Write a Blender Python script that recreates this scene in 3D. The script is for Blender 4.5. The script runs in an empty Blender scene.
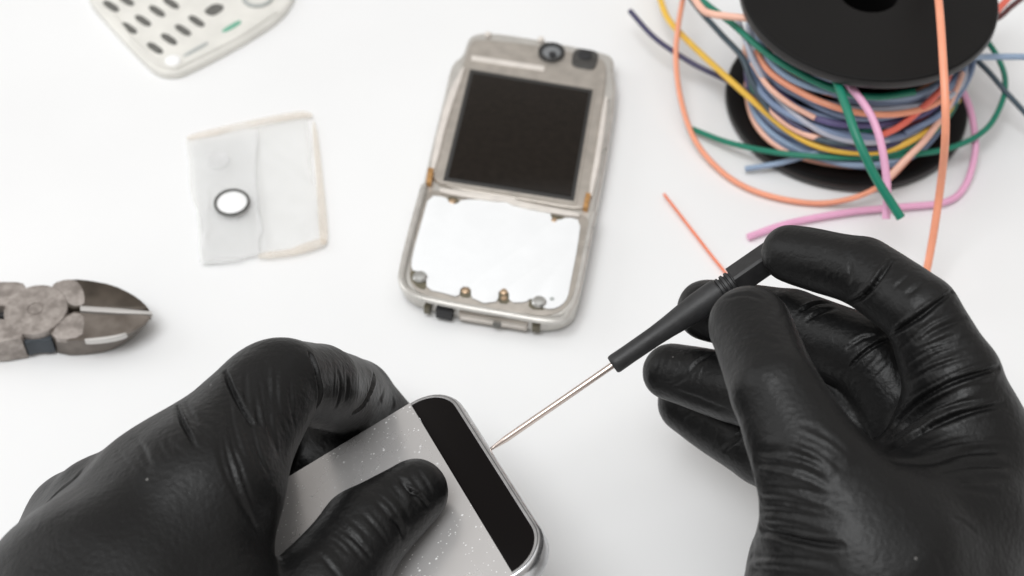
import bpy, bmesh, math, random
import numpy as np
from mathutils import Vector
from mathutils.bvhtree import BVHTree

random.seed(7)
S = 0.001                                    # everything below is in millimetres
scene = bpy.context.scene
COL = scene.collection

# ------------------------------------------------------------------ camera
ELEV = math.radians(51); FPX = 1700.0; DIST = 436.0
CAM = np.array([0, -DIST * math.cos(ELEV), DIST * math.sin(ELEV)])
FW = np.array([0, math.cos(ELEV), -math.sin(ELEV)])
RT = np.array([1.0, 0, 0]); UP = np.array([0, math.sin(ELEV), math.cos(ELEV)])

def at(x, y, z=0.0):
    """pixel of the photograph -> point at height z (mm)"""
    d = FW * FPX + RT * (x - 512) + UP * (288 - y)
    return CAM + d * ((z - CAM[2]) / d[2])

cam = bpy.data.cameras.new('camera'); cam_o = bpy.data.objects.new('camera', cam); COL.objects.link(cam_o)
cam.lens = FPX / 1024 * 36; cam.sensor_width = 36
cam_o.location = CAM * S
cam_o.rotation_euler = (math.pi / 2 - ELEV, 0, 0)
cam.clip_start = 0.01; cam.clip_end = 50
cam.dof.use_dof = True
cam.dof.focus_distance = 0.354
cam.dof.aperture_fstop = 17
scene.camera = cam_o
scene.cycles.transparent_max_bounces = 48

# ------------------------------------------------------------------ materials
def mat(name, col, rough=0.5, metal=0.0, var=0.0, vscale=200.0, bump=0.0, bscale=600.0, col2=None, **kw):
    m = bpy.data.materials.new(name); m.use_nodes = True
    nt = m.node_tree; b = nt.nodes['Principled BSDF']
    b.inputs['Base Color'].default_value = (*col, 1)
    b.inputs['Roughness'].default_value = rough
    b.inputs['Metallic'].default_value = metal
    for k, v in kw.items():
        b.inputs[k.replace('_', ' ')].default_value = v
    geo = nt.nodes.new('ShaderNodeNewGeometry')
    if var or col2:
        n = nt.nodes.new('ShaderNodeTexNoise'); n.inputs['Scale'].default_value = vscale; n.inputs['Detail'].default_value = 5
        nt.links.new(geo.outputs['Position'], n.inputs['Vector'])
        r = nt.nodes.new('ShaderNodeValToRGB')
        c2 = col2 or tuple(min(1, c * (1 + var)) for c in col)
        c1 = col if col2 else tuple(c * (1 - var) for c in col)
        r.color_ramp.elements[0].position = 0.35; r.color_ramp.elements[1].position = 0.68
        r.color_ramp.elements[0].color = (*c1, 1); r.color_ramp.elements[1].color = (*c2, 1)
        nt.links.new(n.outputs['Fac'], r.inputs['Fac']); nt.links.new(r.outputs['Color'], b.inputs['Base Color'])
        rr = nt.nodes.new('ShaderNodeMapRange')
        rr.inputs['To Min'].default_value = max(0.02, rough - 0.08); rr.inputs['To Max'].default_value = rough + 0.08
        nt.links.new(n.outputs['Fac'], rr.inputs['Value']); nt.links.new(rr.outputs['Result'], b.inputs['Roughness'])
    if bump:
        n = nt.nodes.new('ShaderNodeTexNoise'); n.inputs['Scale'].default_value = bscale; n.inputs['Detail'].default_value = 6
        nt.links.new(geo.outputs['Position'], n.inputs['Vector'])
        bp = nt.nodes.new('ShaderNodeBump'); bp.inputs['Strength'].default_value = bump; bp.inputs['Distance'].default_value = 0.0004
        nt.links.new(n.outputs['Fac'], bp.inputs['Height']); nt.links.new(bp.outputs['Normal'], b.inputs['Normal'])
    return m

M = {}
M['table'] = mat('white_table', (0.83, 0.832, 0.835), 0.42, var=0.012, vscale=18)
M['champagne'] = mat('champagne_metal', (0.47, 0.43, 0.385), 0.36, 0.45, var=0.10, vscale=260, bump=0.08, bscale=900)
M['champagne_light'] = mat('champagne_light', (0.72, 0.67, 0.62), 0.4, 0.1, var=0.06, vscale=300)
M['silver'] = mat('silver_paint', (0.62, 0.60, 0.565), 0.3, 0.5, var=0.08, vscale=240)
M['display'] = mat('black_display', (0.013, 0.0098, 0.0075), 0.14, var=0.15, vscale=500, Specular_IOR_Level=0.22)
M['gasket'] = mat('dark_gasket', (0.03, 0.029, 0.028), 0.5)
M['sheet'] = mat('white_keypad_sheet', (0.835, 0.845, 0.855), 0.55, var=0.012, bump=0.15, bscale=180)
M['brass'] = mat('brass_contact', (0.50, 0.36, 0.24), 0.42, 0.7)
M['pcb'] = mat('olive_board', (0.13, 0.115, 0.075), 0.45, var=0.2, vscale=700)
M['copper'] = mat('amber_contact', (0.50, 0.27, 0.10), 0.35, 0.3, var=0.2, vscale=900)
M['dark_sensor'] = mat('dark_sensor', (0.055, 0.053, 0.05), 0.4, var=0.3, vscale=400)
M['hole'] = mat('dark_hole', (0.02, 0.02, 0.022), 0.6)
M['tin'] = mat('tin', (0.6, 0.6, 0.58), 0.3, 0.9)
M['glass'] = mat('lens_glass', (0.25, 0.26, 0.27), 0.08, 0.3)
M['cream'] = mat('cream_plastic', (0.74, 0.725, 0.68), 0.42, var=0.05, vscale=160)
M['slot'] = mat('grey_slot', (0.13, 0.128, 0.118), 0.6, var=0.2, vscale=700)
M['green_mark'] = mat('green_mark', (0.16, 0.42, 0.30), 0.5)
M['grey_mark'] = mat('grey_mark', (0.42, 0.44, 0.43), 0.5)
M['film'] = mat('clear_film', (0.90, 0.90, 0.885), 0.26, var=0.015, vscale=120, bump=0.1, bscale=150)
M['film2'] = mat('clear_film_double', (0.87, 0.875, 0.875), 0.24, var=0.02, vscale=120, bump=0.1, bscale=150)
M['tape'] = mat('yellowed_tape', (0.82, 0.74, 0.64), 0.4, var=0.06, vscale=220)
for k_, a_ in (('film', 0.24), ('film2', 0.22), ('tape', 0.30)): M[k_].node_tree.nodes['Principled BSDF'].inputs['Alpha'].default_value = a_
M['ring'] = mat('dark_ring', (0.09, 0.09, 0.085), 0.45)
M['paper'] = mat('white_dot', (0.9, 0.9, 0.9), 0.5)
M['steel'] = mat('worn_steel', (0.24, 0.21, 0.19), 0.48, 0.35, col2=(0.43, 0.385, 0.355), vscale=420, bump=0.05, bscale=500)
M['steel_dark'] = mat('dark_ground_steel', (0.045, 0.035, 0.026), 0.4, 0.3, col2=(0.10, 0.08, 0.062), vscale=130, bump=0.12, bscale=700)
M['steel_side'] = mat('jaw_side_steel', (0.11, 0.09, 0.075), 0.4, 0.4, col2=(0.22, 0.19, 0.165), vscale=150, bump=0.12, bscale=600)
M['edge'] = mat('bright_edge', (0.62, 0.60, 0.58), 0.3, 0.5)
M['bluegrey'] = mat('blue_grey_grip', (0.045, 0.055, 0.066), 0.5, var=0.15)
M['spool'] = mat('black_spool', (0.006, 0.0055, 0.0055), 0.5, var=0.1, vscale=120, bump=0.05, bscale=1500, Specular_IOR_Level=0.22)
M['spool_rim_lit'] = mat('black_spool_rim_lit', (0.022, 0.021, 0.021), 0.42, bump=0.05, bscale=1500)  # lighter black: the highlight along the flange edge is put into the colour
M['handle'] = mat('black_rubber', (0.020, 0.020, 0.021), 0.5, var=0.25, vscale=400, bump=0.12, bscale=1600)
M['shaft'] = mat('polished_shaft', (0.72, 0.62, 0.57), 0.2, 1.0)
M['chrome'] = mat('chrome_rim', (0.62, 0.62, 0.63), 0.24, 0.9, var=0.12, vscale=500)
M['groove'] = mat('rim_groove', (0.10, 0.10, 0.10), 0.5)
M['black_glass'] = mat('black_glass', (0.004, 0.003, 0.003), 0.25, Specular_IOR_Level=0.12)

# glove: black nitrile, fine grain
def glove_mat():
    m = mat('black_nitrile', (0.0048, 0.0048, 0.0050), 0.43, var=0.12, vscale=90, Specular_IOR_Level=0.33)
    nt = m.node_tree; b = nt.nodes['Principled BSDF']
    geo = nt.nodes.new('ShaderNodeNewGeometry')
    n1 = nt.nodes.new('ShaderNodeTexNoise'); n1.inputs['Scale'].default_value = 850; n1.inputs['Detail'].default_value = 4
    n2 = nt.nodes.new('ShaderNodeTexNoise'); n2.inputs['Scale'].default_value = 230; n2.inputs['Detail'].default_value = 3
    for n in (n1, n2): nt.links.new(geo.outputs['Position'], n.inputs['Vector'])
    ad = nt.nodes.new('ShaderNodeMath'); ad.operation = 'MULTIPLY_ADD'; ad.inputs[1].default_value = 0.5
    nt.links.new(n2.outputs['Fac'], ad.inputs[0]); nt.links.new(n1.outputs['Fac'], ad.inputs[2])
    wv = nt.nodes.new('ShaderNodeTexNoise'); wv.inputs['Scale'].default_value = 105; wv.inputs['Detail'].default_value = 2; wv.inputs['Distortion'].default_value = 0.8
    nt.links.new(geo.outputs['Position'], wv.inputs['Vector'])
    s1 = nt.nodes.new('ShaderNodeMath'); s1.operation = 'SUBTRACT'; s1.inputs[1].default_value = 0.5; nt.links.new(wv.outputs['Fac'], s1.inputs[0])
    s2 = nt.nodes.new('ShaderNodeMath'); s2.operation = 'ABSOLUTE'; nt.links.new(s1.outputs[0], s2.inputs[0])
    s3 = nt.nodes.new('ShaderNodeMapRange'); s3.interpolation_type = 'SMOOTHERSTEP'; s3.inputs['From Max'].default_value = 0.05; nt.links.new(s2.outputs[0], s3.inputs['Value'])
    s4 = nt.nodes.new('ShaderNodeMath'); s4.operation = 'MULTIPLY_ADD'; s4.inputs[1].default_value = 0.09
    nt.links.new(s3.outputs[0], s4.inputs[0]); nt.links.new(ad.outputs[0], s4.inputs[2]); ad = s4
    bp = nt.nodes.new('ShaderNodeBump'); bp.inputs['Strength'].default_value = 0.42; bp.inputs['Distance'].default_value = 0.0004
    nt.links.new(ad.outputs['Value'], bp.inputs['Height']); nt.links.new(bp.outputs['Normal'], b.inputs['Normal'])
    # a few pale dust specks sitting on the rubber
    v = nt.nodes.new('ShaderNodeTexVoronoi'); v.inputs['Scale'].default_value = 95; nt.links.new(geo.outputs['Position'], v.inputs['Vector'])
    lt = nt.nodes.new('ShaderNodeMath'); lt.operation = 'LESS_THAN'; lt.inputs[1].default_value = 0.025
    nt.links.new(v.outputs['Distance'], lt.inputs[0])
    mx = nt.nodes.new('ShaderNodeMix'); mx.data_type = 'RGBA'
    old = b.inputs['Base Color'].links[0].from_socket
    nt.links.new(lt.outputs['Value'], mx.inputs['Factor']); nt.links.new(old, mx.inputs['A'])
    mx.inputs['B'].default_value = (0.16, 0.155, 0.15, 1)
    nt.links.new(mx.outputs['Result'], b.inputs['Base Color'])
    return m
M['glove'] = glove_mat()

def screen_mat():
    """bare silvery display layer, slightly glossy, speckled with dust"""
    m = mat('silver_display', (0.67, 0.655, 0.65), 0.27, 0.5, var=0.03, vscale=60)
    nt = m.node_tree; b = nt.nodes['Principled BSDF']
    geo = nt.nodes.new('ShaderNodeNewGeometry')
    masks = []
    for sc, th in ((430, 0.11), (900, 0.13)):
        v = nt.nodes.new('ShaderNodeTexVoronoi'); v.inputs['Scale'].default_value = sc
        nt.links.new(geo.outputs['Position'], v.inputs['Vector'])
        lt = nt.nodes.new('ShaderNodeMath'); lt.operation = 'LESS_THAN'; lt.inputs[1].default_value = th
        nt.links.new(v.outputs['Distance'], lt.inputs[0])
        masks.append(lt)
    mxx = nt.nodes.new('ShaderNodeMath'); mxx.operation = 'MAXIMUM'
    nt.links.new(masks[0].outputs[0], mxx.inputs[0]); nt.links.new(masks[1].outputs[0], mxx.inputs[1])
    n = nt.nodes.new('ShaderNodeTexNoise'); n.inputs['Scale'].default_value = 120
    nt.links.new(geo.outputs['Position'], n.inputs['Vector'])
    gt = nt.nodes.new('ShaderNodeMath'); gt.operation = 'GREATER_THAN'; gt.inputs[1].default_value = 0.42
    nt.links.new(n.outputs['Fac'], gt.inputs[0])
    mul = nt.nodes.new('ShaderNodeMath'); mul.operation = 'MULTIPLY'
    nt.links.new(mxx.outputs[0], mul.inputs[0]); nt.links.new(gt.outputs[0], mul.inputs[1])
    mx = nt.nodes.new('ShaderNodeMix'); mx.data_type = 'RGBA'
    old = b.inputs['Base Color'].links[0].from_socket
    nt.links.new(mul.outputs[0], mx.inputs['Factor']); nt.links.new(old, mx.inputs['A'])
    mx.inputs['B'].default_value = (0.78, 0.78, 0.78, 1); nt.links.new(mx.outputs['Result'], b.inputs['Base Color'])
    inv = nt.nodes.new('ShaderNodeMath'); inv.operation = 'MULTIPLY_ADD'; inv.inputs[1].default_value = -0.5; inv.inputs[2].default_value = 0.5
    nt.links.new(mul.outputs[0], inv.inputs[0]); nt.links.new(inv.outputs[0], b.inputs['Metallic'])
    return m
M['screen'] = screen_mat()

WCOL = {
 'slate blue': (0.21, 0.28, 0.42), 'navy purple': (0.055, 0.05, 0.115), 'yellow': (0.88, 0.54, 0.07),
 'salmon orange': (0.90, 0.36, 0.22), 'peach': (0.90, 0.52, 0.40), 'green': (0.008, 0.20, 0.125),
 'pale grey': (0.46, 0.48, 0.56), 'pink': (0.83, 0.42, 0.62), 'maroon': (0.14, 0.05, 0.05),
 'dark slate': (0.055, 0.085, 0.11), 'coral red': (0.80, 0.16, 0.11), 'bright orange': (0.90, 0.22, 0.10),
 'violet': (0.12, 0.10, 0.24), 'steel blue': (0.29, 0.39, 0.54), 'dark teal': (0.01, 0.05, 0.045),
}
for k, c in WCOL.items():
    M['w ' + k] = mat(k.replace(' ', '_') + '_insulation', c, 0.38, var=0.05, vscale=200)

# ------------------------------------------------------------------ object helpers
def tag(o, label, cat, group=None):
    o['label'] = label; o['category'] = cat
    if group: o['group'] = group
    return o

def thing(name, loc, label, cat, group=None):
    o = bpy.data.objects.new(name, None); COL.objects.link(o)
    o.location = np.array(loc) * S; o.empty_display_size = 0.01
    return tag(o, label, cat, group)

def world_loc(o):
    v = Vector((0, 0, 0))
    while o is not None:
        v = v + o.location; o = o.parent
    return np.array(v) / S

def mesh_obj(name, verts, faces, m, parent=None, smooth=True, origin=None):
    """verts in world millimetres"""
    verts = np.asarray(verts, float)
    org = world_loc(parent) if parent is not None else (np.array(origin, float) if origin is not None else
            np.array([verts[:, 0].mean(), verts[:, 1].mean(), verts[:, 2].min()]))
    me = bpy.data.meshes.new(name)
    me.from_pydata([tuple(v) for v in (verts - org) * S], [], [tuple(int(i) for i in f) for f in faces])
    me.materials.append(m)
    if smooth:
        for p in me.polygons: p.use_smooth = True
    o = bpy.data.objects.new(name, me); COL.objects.link(o)
    if parent is not None: o.parent = parent
    else: o.location = org * S
    return o

def auto_smooth(o, angle=35):
    me = o.data
    bm = bmesh.new(); bm.from_mesh(me)
    for e in bm.edges:
        if len(e.link_faces) == 2 and e.calc_face_angle(0) > math.radians(angle): e.smooth = False
    bm.to_mesh(me); bm.free()

class Geo:
    def __init__(self): self.v = []; self.f = []
    def add(self, v, f):
        n = len(self.v); self.v += [tuple(map(float, p)) for p in v]; self.f += [tuple(i + n for i in q) for q in f]
        return self
    def build(self, name, m, parent=None, smooth=True, angle=35):
        o = mesh_obj(name, self.v, self.f, m, parent, smooth)
        bm = bmesh.new(); bm.from_mesh(o.data)
        bmesh.ops.recalc_face_normals(bm, faces=bm.faces); bm.to_mesh(o.data); bm.free()
        if smooth: auto_smooth(o, angle)
        return o

def chaikin(pts, n=2, closed=True):
    pts = [np.array(p, float) for p in pts]
    for _ in range(n):
        out = []
        L = len(pts)
        for i in range(L if closed else L - 1):
            a, b = pts[i], pts[(i + 1) % L]
            out += [a * .75 + b * .25, a * .25 + b * .75]
        if not closed: out = [pts[0]] + out + [pts[-1]]
        pts = out
    return pts

def prism(g, pts, depth, bevel=0.0, dirn=(0, 0, -1), seg=3):
    """pts: closed loop of 3-D points (the top rim), extruded by depth along dirn, with a rounded top edge"""
    pts = np.array(pts, float); n = len(pts); d = np.array(dirn, float); d /= np.linalg.norm(d)
    c = pts.mean(0)
    nx = np.roll(pts, -1, 0) - pts; px = pts - np.roll(pts, 1, 0)
    t = nx / (np.linalg.norm(nx, axis=1, keepdims=True) + 1e-9) + px / (np.linalg.norm(px, axis=1, keepdims=True) + 1e-9)
    t /= np.linalg.norm(t, axis=1, keepdims=True) + 1e-9
    nor = np.cross(t, d)
    area = sum(np.dot(np.cross(pts[i] - c, pts[(i + 1) % n] - c), d) for i in range(n))
    if area < 0: nor = -nor
    # nor points outward when loop orientation matches; make sure
    if np.mean(np.sum(nor * (pts - c), 1)) < 0: nor = -nor
    rings = []
    if bevel > 0:
        for k in range(seg + 1):
            a = math.pi / 2 * k / seg
            rings.append(pts - nor * bevel * (1 - math.sin(a)) + d * bevel * (1 - math.cos(a)))
    else: rings.append(pts)
    rings.append(pts + d * depth)
    V = np.concatenate(rings); F = []
    for r in range(len(rings) - 1):
        for i in range(n):
            j = (i + 1) % n
            F.append((r * n + i, r * n + j, (r + 1) * n + j, (r + 1) * n + i))
    F.append(tuple(range(n))); F.append(tuple(reversed(range((len(rings) - 1) * n, len(rings) * n))))
    g.add(V, F); return g

def px_poly(pts, z): return [at(x, y, z) for x, y in pts]

def catmull(pts, per=10):
    P = [np.array(p, float) for p in pts]
    P = [2 * P[0] - P[1]] + P + [2 * P[-1] - P[-2]]
    out = []
    for i in range(1, len(P) - 2):
        a, b, c, d = P[i - 1:i + 3]
        for k in range(per):
            t = k / per
            out.append(.5 * (2 * b + (c - a) * t + (2 * a - 5 * b + 4 * c - d) * t * t + (3 * b - a - 3 * c + d) * t ** 3))
    out.append(P[-2]); return np.array(out)

def sweep(g, path, rad, seg=12, cap=True):
    path = np.array(path, float); n = len(path)
    rad = np.full(n, rad) if np.isscalar(rad) else np.array(rad)
    t = np.gradient(path, axis=0); t /= np.linalg.norm(t, axis=1, keepdims=True)
    u = np.cross(t[0], [0, 0, 1.0])
    if np.linalg.norm(u) < 1e-3: u = np.cross(t[0], [0, 1.0, 0])
    u /= np.linalg.norm(u); V = []
    for i in range(n):
        u = u - t[i] * (u @ t[i]); u /= np.linalg.norm(u); w = np.cross(t[i], u)
        for k in range(seg):
            a = 2 * math.pi * k / seg
            V.append(path[i] + rad[i] * (u * math.cos(a) + w * math.sin(a)))
    F = []
    for i in range(n - 1):
        for k in range(seg):
            l = (k + 1) % seg
            F.append((i * seg + k, i * seg + l, (i + 1) * seg + l, (i + 1) * seg + k))
    if cap: F.append(tuple(range(seg))); F.append(tuple(reversed(range((n - 1) * seg, n * seg))))
    g.add(V, F); return g

def lathe(g, c, prof, seg=72, axis=(0, 0, 1), cap=True):
    """prof: list of (radius, offset along axis)"""
    ax = np.array(axis, float); ax /= np.linalg.norm(ax)
    u = np.cross(ax, [0.31, 0.2, 0.93]); u /= np.linalg.norm(u); w = np.cross(ax, u); c = np.array(c, float)
    V = []; F = []; n = len(prof)
    for r, h in prof:
        for k in range(seg):
            a = 2 * math.pi * k / seg; V.append(c + ax * h + r * (u * math.cos(a) + w * math.sin(a)))
    for i in range(n - 1):
        for k in range(seg):
            l = (k + 1) % seg; F.append((i * seg + k, i * seg + l, (i + 1) * seg + l, (i + 1) * seg + k))
    if cap: F.append(tuple(range(seg))); F.append(tuple(reversed(range((n - 1) * seg, n * seg))))
    g.add(V, F); return g

# ------------------------------------------------------------------ the table
g = Geo()
g.add([(-900, -700, 0), (900, -700, 0), (900, 900, 0), (-900, 900, 0)], [(0, 1, 2, 3)])
o = g.build('table_surface', M['table'], smooth=False); o['kind'] = 'structure'

# ------------------------------------------------------------------ opened old phone
def old_phone():
    base = at(508, 190, 0)
    t = thing('opened_phone', base, 'opened old mobile phone with small black display and bare white keypad sheet', 'phone')
    H = 6.4
    outline = [(473, 33), (491, 31), (538, 38), (599, 50), (615, 56), (613, 72), (617, 85), (611, 131), (602, 182), (600, 192),
               (592, 229), (584, 267), (577, 303), (571, 310), (557, 317), (528, 316), (468, 305.5), (424, 295), (407, 287), (401, 277), (400, 266), (405, 250),
               (418, 199), (424, 178), (433, 139), (445, 92), (451, 62), (463, 55), (467, 39)]
    g = Geo(); prism(g, chaikin(px_poly(outline, H), 2), H - 0.6, 1.2); g.build('body', M['silver'], t)
    # upper front plate
    top = [(477, 38), (536, 44), (597, 56), (607, 62), (605, 90), (596, 150), (590, 200), (584, 211), (520, 199), (432, 185), (434, 165), (449, 100), (463, 64), (470, 42)]
    g = Geo(); prism(g, chaikin(px_poly(top, H + 0.9), 2), 1.2, 0.5); plate = g.build('front_plate', M['champagne'], t)
    # side rails
    for pts in ([(462, 66), (466, 67), (448, 116), (436, 168), (430, 176), (433, 150), (446, 98)],
                [(604, 95), (609, 96), (602, 150), (593, 196), (588, 194), (596, 150)]):
        g = Geo(); prism(g, chaikin(px_poly(pts, H + 1.5), 1), 1.5, 0.3); g.build('side_rail', M['champagne_light'], t)
    # display
    scr = [(471, 70), (592, 90), (573, 199), (444, 179)]
    big = [(467, 66), (596, 88), (576, 204), (439, 183)]
    g = Geo(); prism(g, px_poly(big, H + 1.25), 1.2, 0.3); g.build('display_bezel', M['champagne'], t, angle=25)
    g = Geo(); prism(g, px_poly([(470, 69), (593, 89.5), (574, 200.5), (443, 180)], H + 1.5), 1.0, 0.15); g.build('display_gasket', M['gasket'], t)
    g = Geo(); prism(g, px_poly([(473, 73), (589, 92), (571, 196), (448, 177)], H + 1.75), 1.0, 0.12); g.build('display', M['display'], t)
    # light strip above the display
    g = Geo(); prism(g, px_poly([(472, 55), (545, 66), (544, 71), (471, 60)], H + 1.2), 0.8, 0.15); g.build('light_strip', M['champagne_light'], t)
    # keypad recess and sheet
    well = [(429, 188), (500, 196), (584, 214), (590, 222), (580, 270), (572, 300), (556, 316), (520, 313), (440, 300), (414, 290), (408, 275), (414, 240), (424, 200)]
    g = Geo(); prism(g, chaikin(px_poly(well, H + 0.25), 2), 0.8, 0.1); g.build('keypad_board', M['champagne'], t)
    for pts in ([(447, 196), (459, 198), (458, 206), (447, 204)], [(549, 211), (566, 214), (560, 222), (550, 221)], [(460, 285), (472, 286), (472, 298), (459, 297)], [(498, 288), (511, 289), (510, 304), (497, 303)],
                [(410, 270), (421, 271), (426, 279), (426, 290), (418, 288), (411, 280)], [(530, 297), (545, 298), (548, 310), (528, 309)]):
        g = Geo(); prism(g, chaikin(px_poly(pts, H + 0.36), 1), 0.3, 0.03); g.build('contact_pad', M['pcb'], t)
    rim = [at(x, y, H + 0.6) for x, y in [(424, 186), (414, 222), (404, 262), (402, 282), (412, 294), (440, 302), (500, 313), (556, 321), (570, 310), (578, 290), (590, 232), (594, 214)]]
    g = Geo(); sweep(g, catmull(rim, 8), 0.9, 10); g.build('keypad_surround', M['silver'], t)
    sheet = [(429, 195), (447, 197), (449, 203), (457, 204), (462, 199), (485, 200), (500, 198), (512, 199), (520, 206), (549, 210), (552, 219), (559, 220), (568, 217), (581, 220),
             (578, 245), (571, 280), (568, 297), (562, 305), (552, 309), (541, 307), (540, 299), (530, 298), (526, 302), (509, 302), (509, 290), (499, 289), (498, 301), (490, 302), (484, 303), (478, 300), (471, 297), (471, 287), (461, 286), (459, 297),
             (445, 293), (427, 289), (426, 277), (420, 271), (411, 270), (412, 255), (422, 220)]
    g = Geo(); prism(g, chaikin(px_poly(sheet, H + 0.75), 1), 0.35, 0.08)
    sh = g.build('keypad_sheet', M['sheet'], t)
    # dome contacts
    for x, y, r in [(452, 202, 1.0), (554, 221, 1.0), (465.5, 291, 1.0), (504, 292, 1.0), (504, 298.5, 0.8)]:
        g = Geo(); lathe(g, at(x, y, H + 0.3), [(r, 0), (r, 0.25), (r * .7, 0.5), (r * .2, 0.58)], 24); g.build('brass_contact', M['brass'], t)
    for x, y in [(420, 278), (539, 303)]:
        g = Geo(); lathe(g, at(x, y, H + 0.3), [(1.9, 0), (1.9, 0.6), (1.4, 1.1), (0.5, 1.25)], 24); g.build('corner_screw', M['tin'], t)
    g = Geo(); lathe(g, at(552, 299, H + 0.76), [(0.6, 0), (0.6, 0.08), (0.3, 0.1)], 16); g.build('peg_hole', M['grey_mark'], t)
    # metal tabs under the display
    g = Geo(); prism(g, chaikin(px_poly([(440, 187), (498, 195), (510, 196), (520, 201), (580, 212), (579, 217), (516, 206), (505, 200), (496, 201), (439, 192)], H + 1.35), 1), 0.9, 0.2); g.build('hinge_bar', M['champagne_light'], t)
    for pts in ([(428, 167), (434, 168), (431, 183), (426, 182)], [(586, 192), (591, 193), (588, 208), (583, 207)]):
        g = Geo(); prism(g, px_poly(pts, H + 1.7), 1.6, 0.2); g.build('amber_contact', M['copper'], t)
    # camera and light sensor
    g = Geo()
    c = at(551.5, 53.5, H + 0.9)
    lathe(g, c, [(2.6, -0.3), (3.75, 0.1), (3.75, 0.9), (3.3, 1.1), (2.7, 0.9), (2.6, 0.2)], 48, cap=False); g.build('camera_ring', M['gasket'], t)
    g = Geo(); lathe(g, c, [(2.75, -0.2), (2.75, 0.45), (1.6, 0.75), (0.3, 0.85)], 40); lens = g.build('camera_lens', M['glass'], t)
    g = Geo(); lathe(g, at(552.5, 55, H + 1.5), [(1.1, -0.2), (1.1, 0.35), (0.3, 0.42)], 30); g.build('lens_pupil', M['hole'], lens)
    g = Geo(); prism(g, chaikin(px_poly([(574, 47), (595, 50), (599, 54), (596, 67), (591, 69), (574, 66), (571, 62)], H + 1.35), 2), 0.7, 0.3); sn = g.build('sensor_window', M['dark_sensor'], t)
    g = Geo(); lathe(g, at(585, 55, H + 1.36), [(2.0, -0.3), (2.0, 0.25), (1.4, 0.4), (0.3, 0.45)], 30); g.build('sensor_dome', M['hole'], sn)
    for x, y, r in [(541, 40, 0.9), (488, 35, 0.9)]:
        g = Geo(); lathe(g, at(x, y, H + 0.8), [(r, -0.5), (r, 0.6), (r * .6, 0.9)], 20); g.build('corner_peg', M['champagne_light'], t)
    # sockets in the bottom wall
    wall = lambda x, y: at(x, y, 3.0)
    def socket(x0, y0, x1, y1, h, m, name, out=0.3):
        a, b = wall(x0, y0), wall(x1, y1); d = b - a; d /= np.linalg.norm(d); o_ = np.cross(d, [0, 0, 1]); 
        if o_[1] > 0: o_ = -o_
        z = np.array([0, 0, h / 2])
        g = Geo(); prism(g, [a - z + o_ * out, b - z + o_ * out, b + z + o_ * out, a + z + o_ * out], 3.0, 0.12, -o_); return g.build(name, m, t)
    socket(424, 309.5, 430, 310.8, 2.4, M['pcb'], 'screw_hole')
    socket(436, 313, 452, 316, 3.2, M['hole'], 'charging_socket')
    socket(459, 316.5, 527, 327.5, 2.6, M['champagne'], 'connector_slot', 0.2)
    socket(461, 316.6, 525, 326.6, 1.1, M['champagne_light'], 'connector_tongue', 0.4)
    socket(493, 324, 501, 325, 1.0, M['slot'], 'latch_hole', 0.45)
    socket(532, 328, 540, 328.6, 2.4, M['pcb'], 'screw_hole', 0.4)
    # slots on the side corners
    return t
old_phone()

# ------------------------------------------------------------------ cream keypad cover at the back left
def keypad_cover():
    base = at(165, 20, 0)
    t = thing('phone_cover', base, 'cream plastic phone cover with rows of key slots lying face down', 'phone cover')
    Z = 2.6
    outline = [(84, -6), (104, 18), (128, 44), (150, 66), (160, 72), (172, 73), (184, 71), (240, 42), (290, 10), (300, -30), (230, -90), (90, -40)]
    g = Geo(); prism(g, chaikin(px_poly(outline, Z), 3), Z - 0.2, 1.3, seg=4); g.build('shell', M['cream'], t)
    slots = []
    for cx, cy in [(111, 6), (126, 0), (129, 28), (143, 20.5), (157, 11), (171, 3), (155, 48), (169, 39), (183, 30), (196.5, 21)]:
        slots.append((cx, cy))
    for cx, cy in slots:
        dx, dy = 7.2, 5.0
        nx, ny = 2.9, -2.2
        pts = [(cx - dx - nx, cy - dy - ny), (cx + dx - nx, cy + dy - ny), (cx + dx + nx, cy + dy + ny), (cx - dx + nx, cy - dy + ny)]
        g = Geo(); prism(g, chaikin(px_poly(pts, Z + 0.12), 1), 0.5, 0.05); g.build('key_slot', M['slot'], t)
    g = Geo(); prism(g, chaikin(px_poly([(204, 10), (214, 3), (224, 5), (223, 10), (214, 16), (206, 14)], Z + 0.15), 1), 0.5, 0.06); g.build('square_opening', M['slot'], t)
    g = Geo(); prism(g, chaikin(px_poly([(221, 30), (238, 20), (242, 21), (239, 25), (224, 33)], Z + 0.14), 1), 0.5, 0.06); g.build('green_slot', M['green_mark'], t)
    g = Geo(); prism(g, chaikin(px_poly([(182, 55), (205, 42), (209, 42), (206, 46), (185, 57)], Z + 0.14), 1), 0.5, 0.06); g.build('grey_slot', M['grey_mark'], t)
    g = Geo(); c = at(173, 62, Z + 0.1); lathe(g, c, [(2.2, -0.3), (2.2, 0.7), (1.2, 1.0), (0.3, 1.05)], 28); g.build('white_peg', M['paper'], t)
    g = Geo(); c = at(258, -3, Z + 0.1)
    a = np.linspace(0, 2 * math.pi, 41); sweep(g, [c + np.array([4.2 * math.cos(i), 4.2 * math.sin(i), 0.2]) for i in a], 0.6, 8); g.build('loop_ring', M['grey_mark'], t)
    rim = [at(x, y, Z + 0.15) for x, y in [(112, 14), (134, 42), (156, 62), (172, 68), (186, 63), (236, 38), (276, 12)]]
    g = Geo(); sweep(g, catmull(rim, 8), 0.7, 8); g.build('raised_rim', M['cream'], t)
    return t
keypad_cover()

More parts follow.
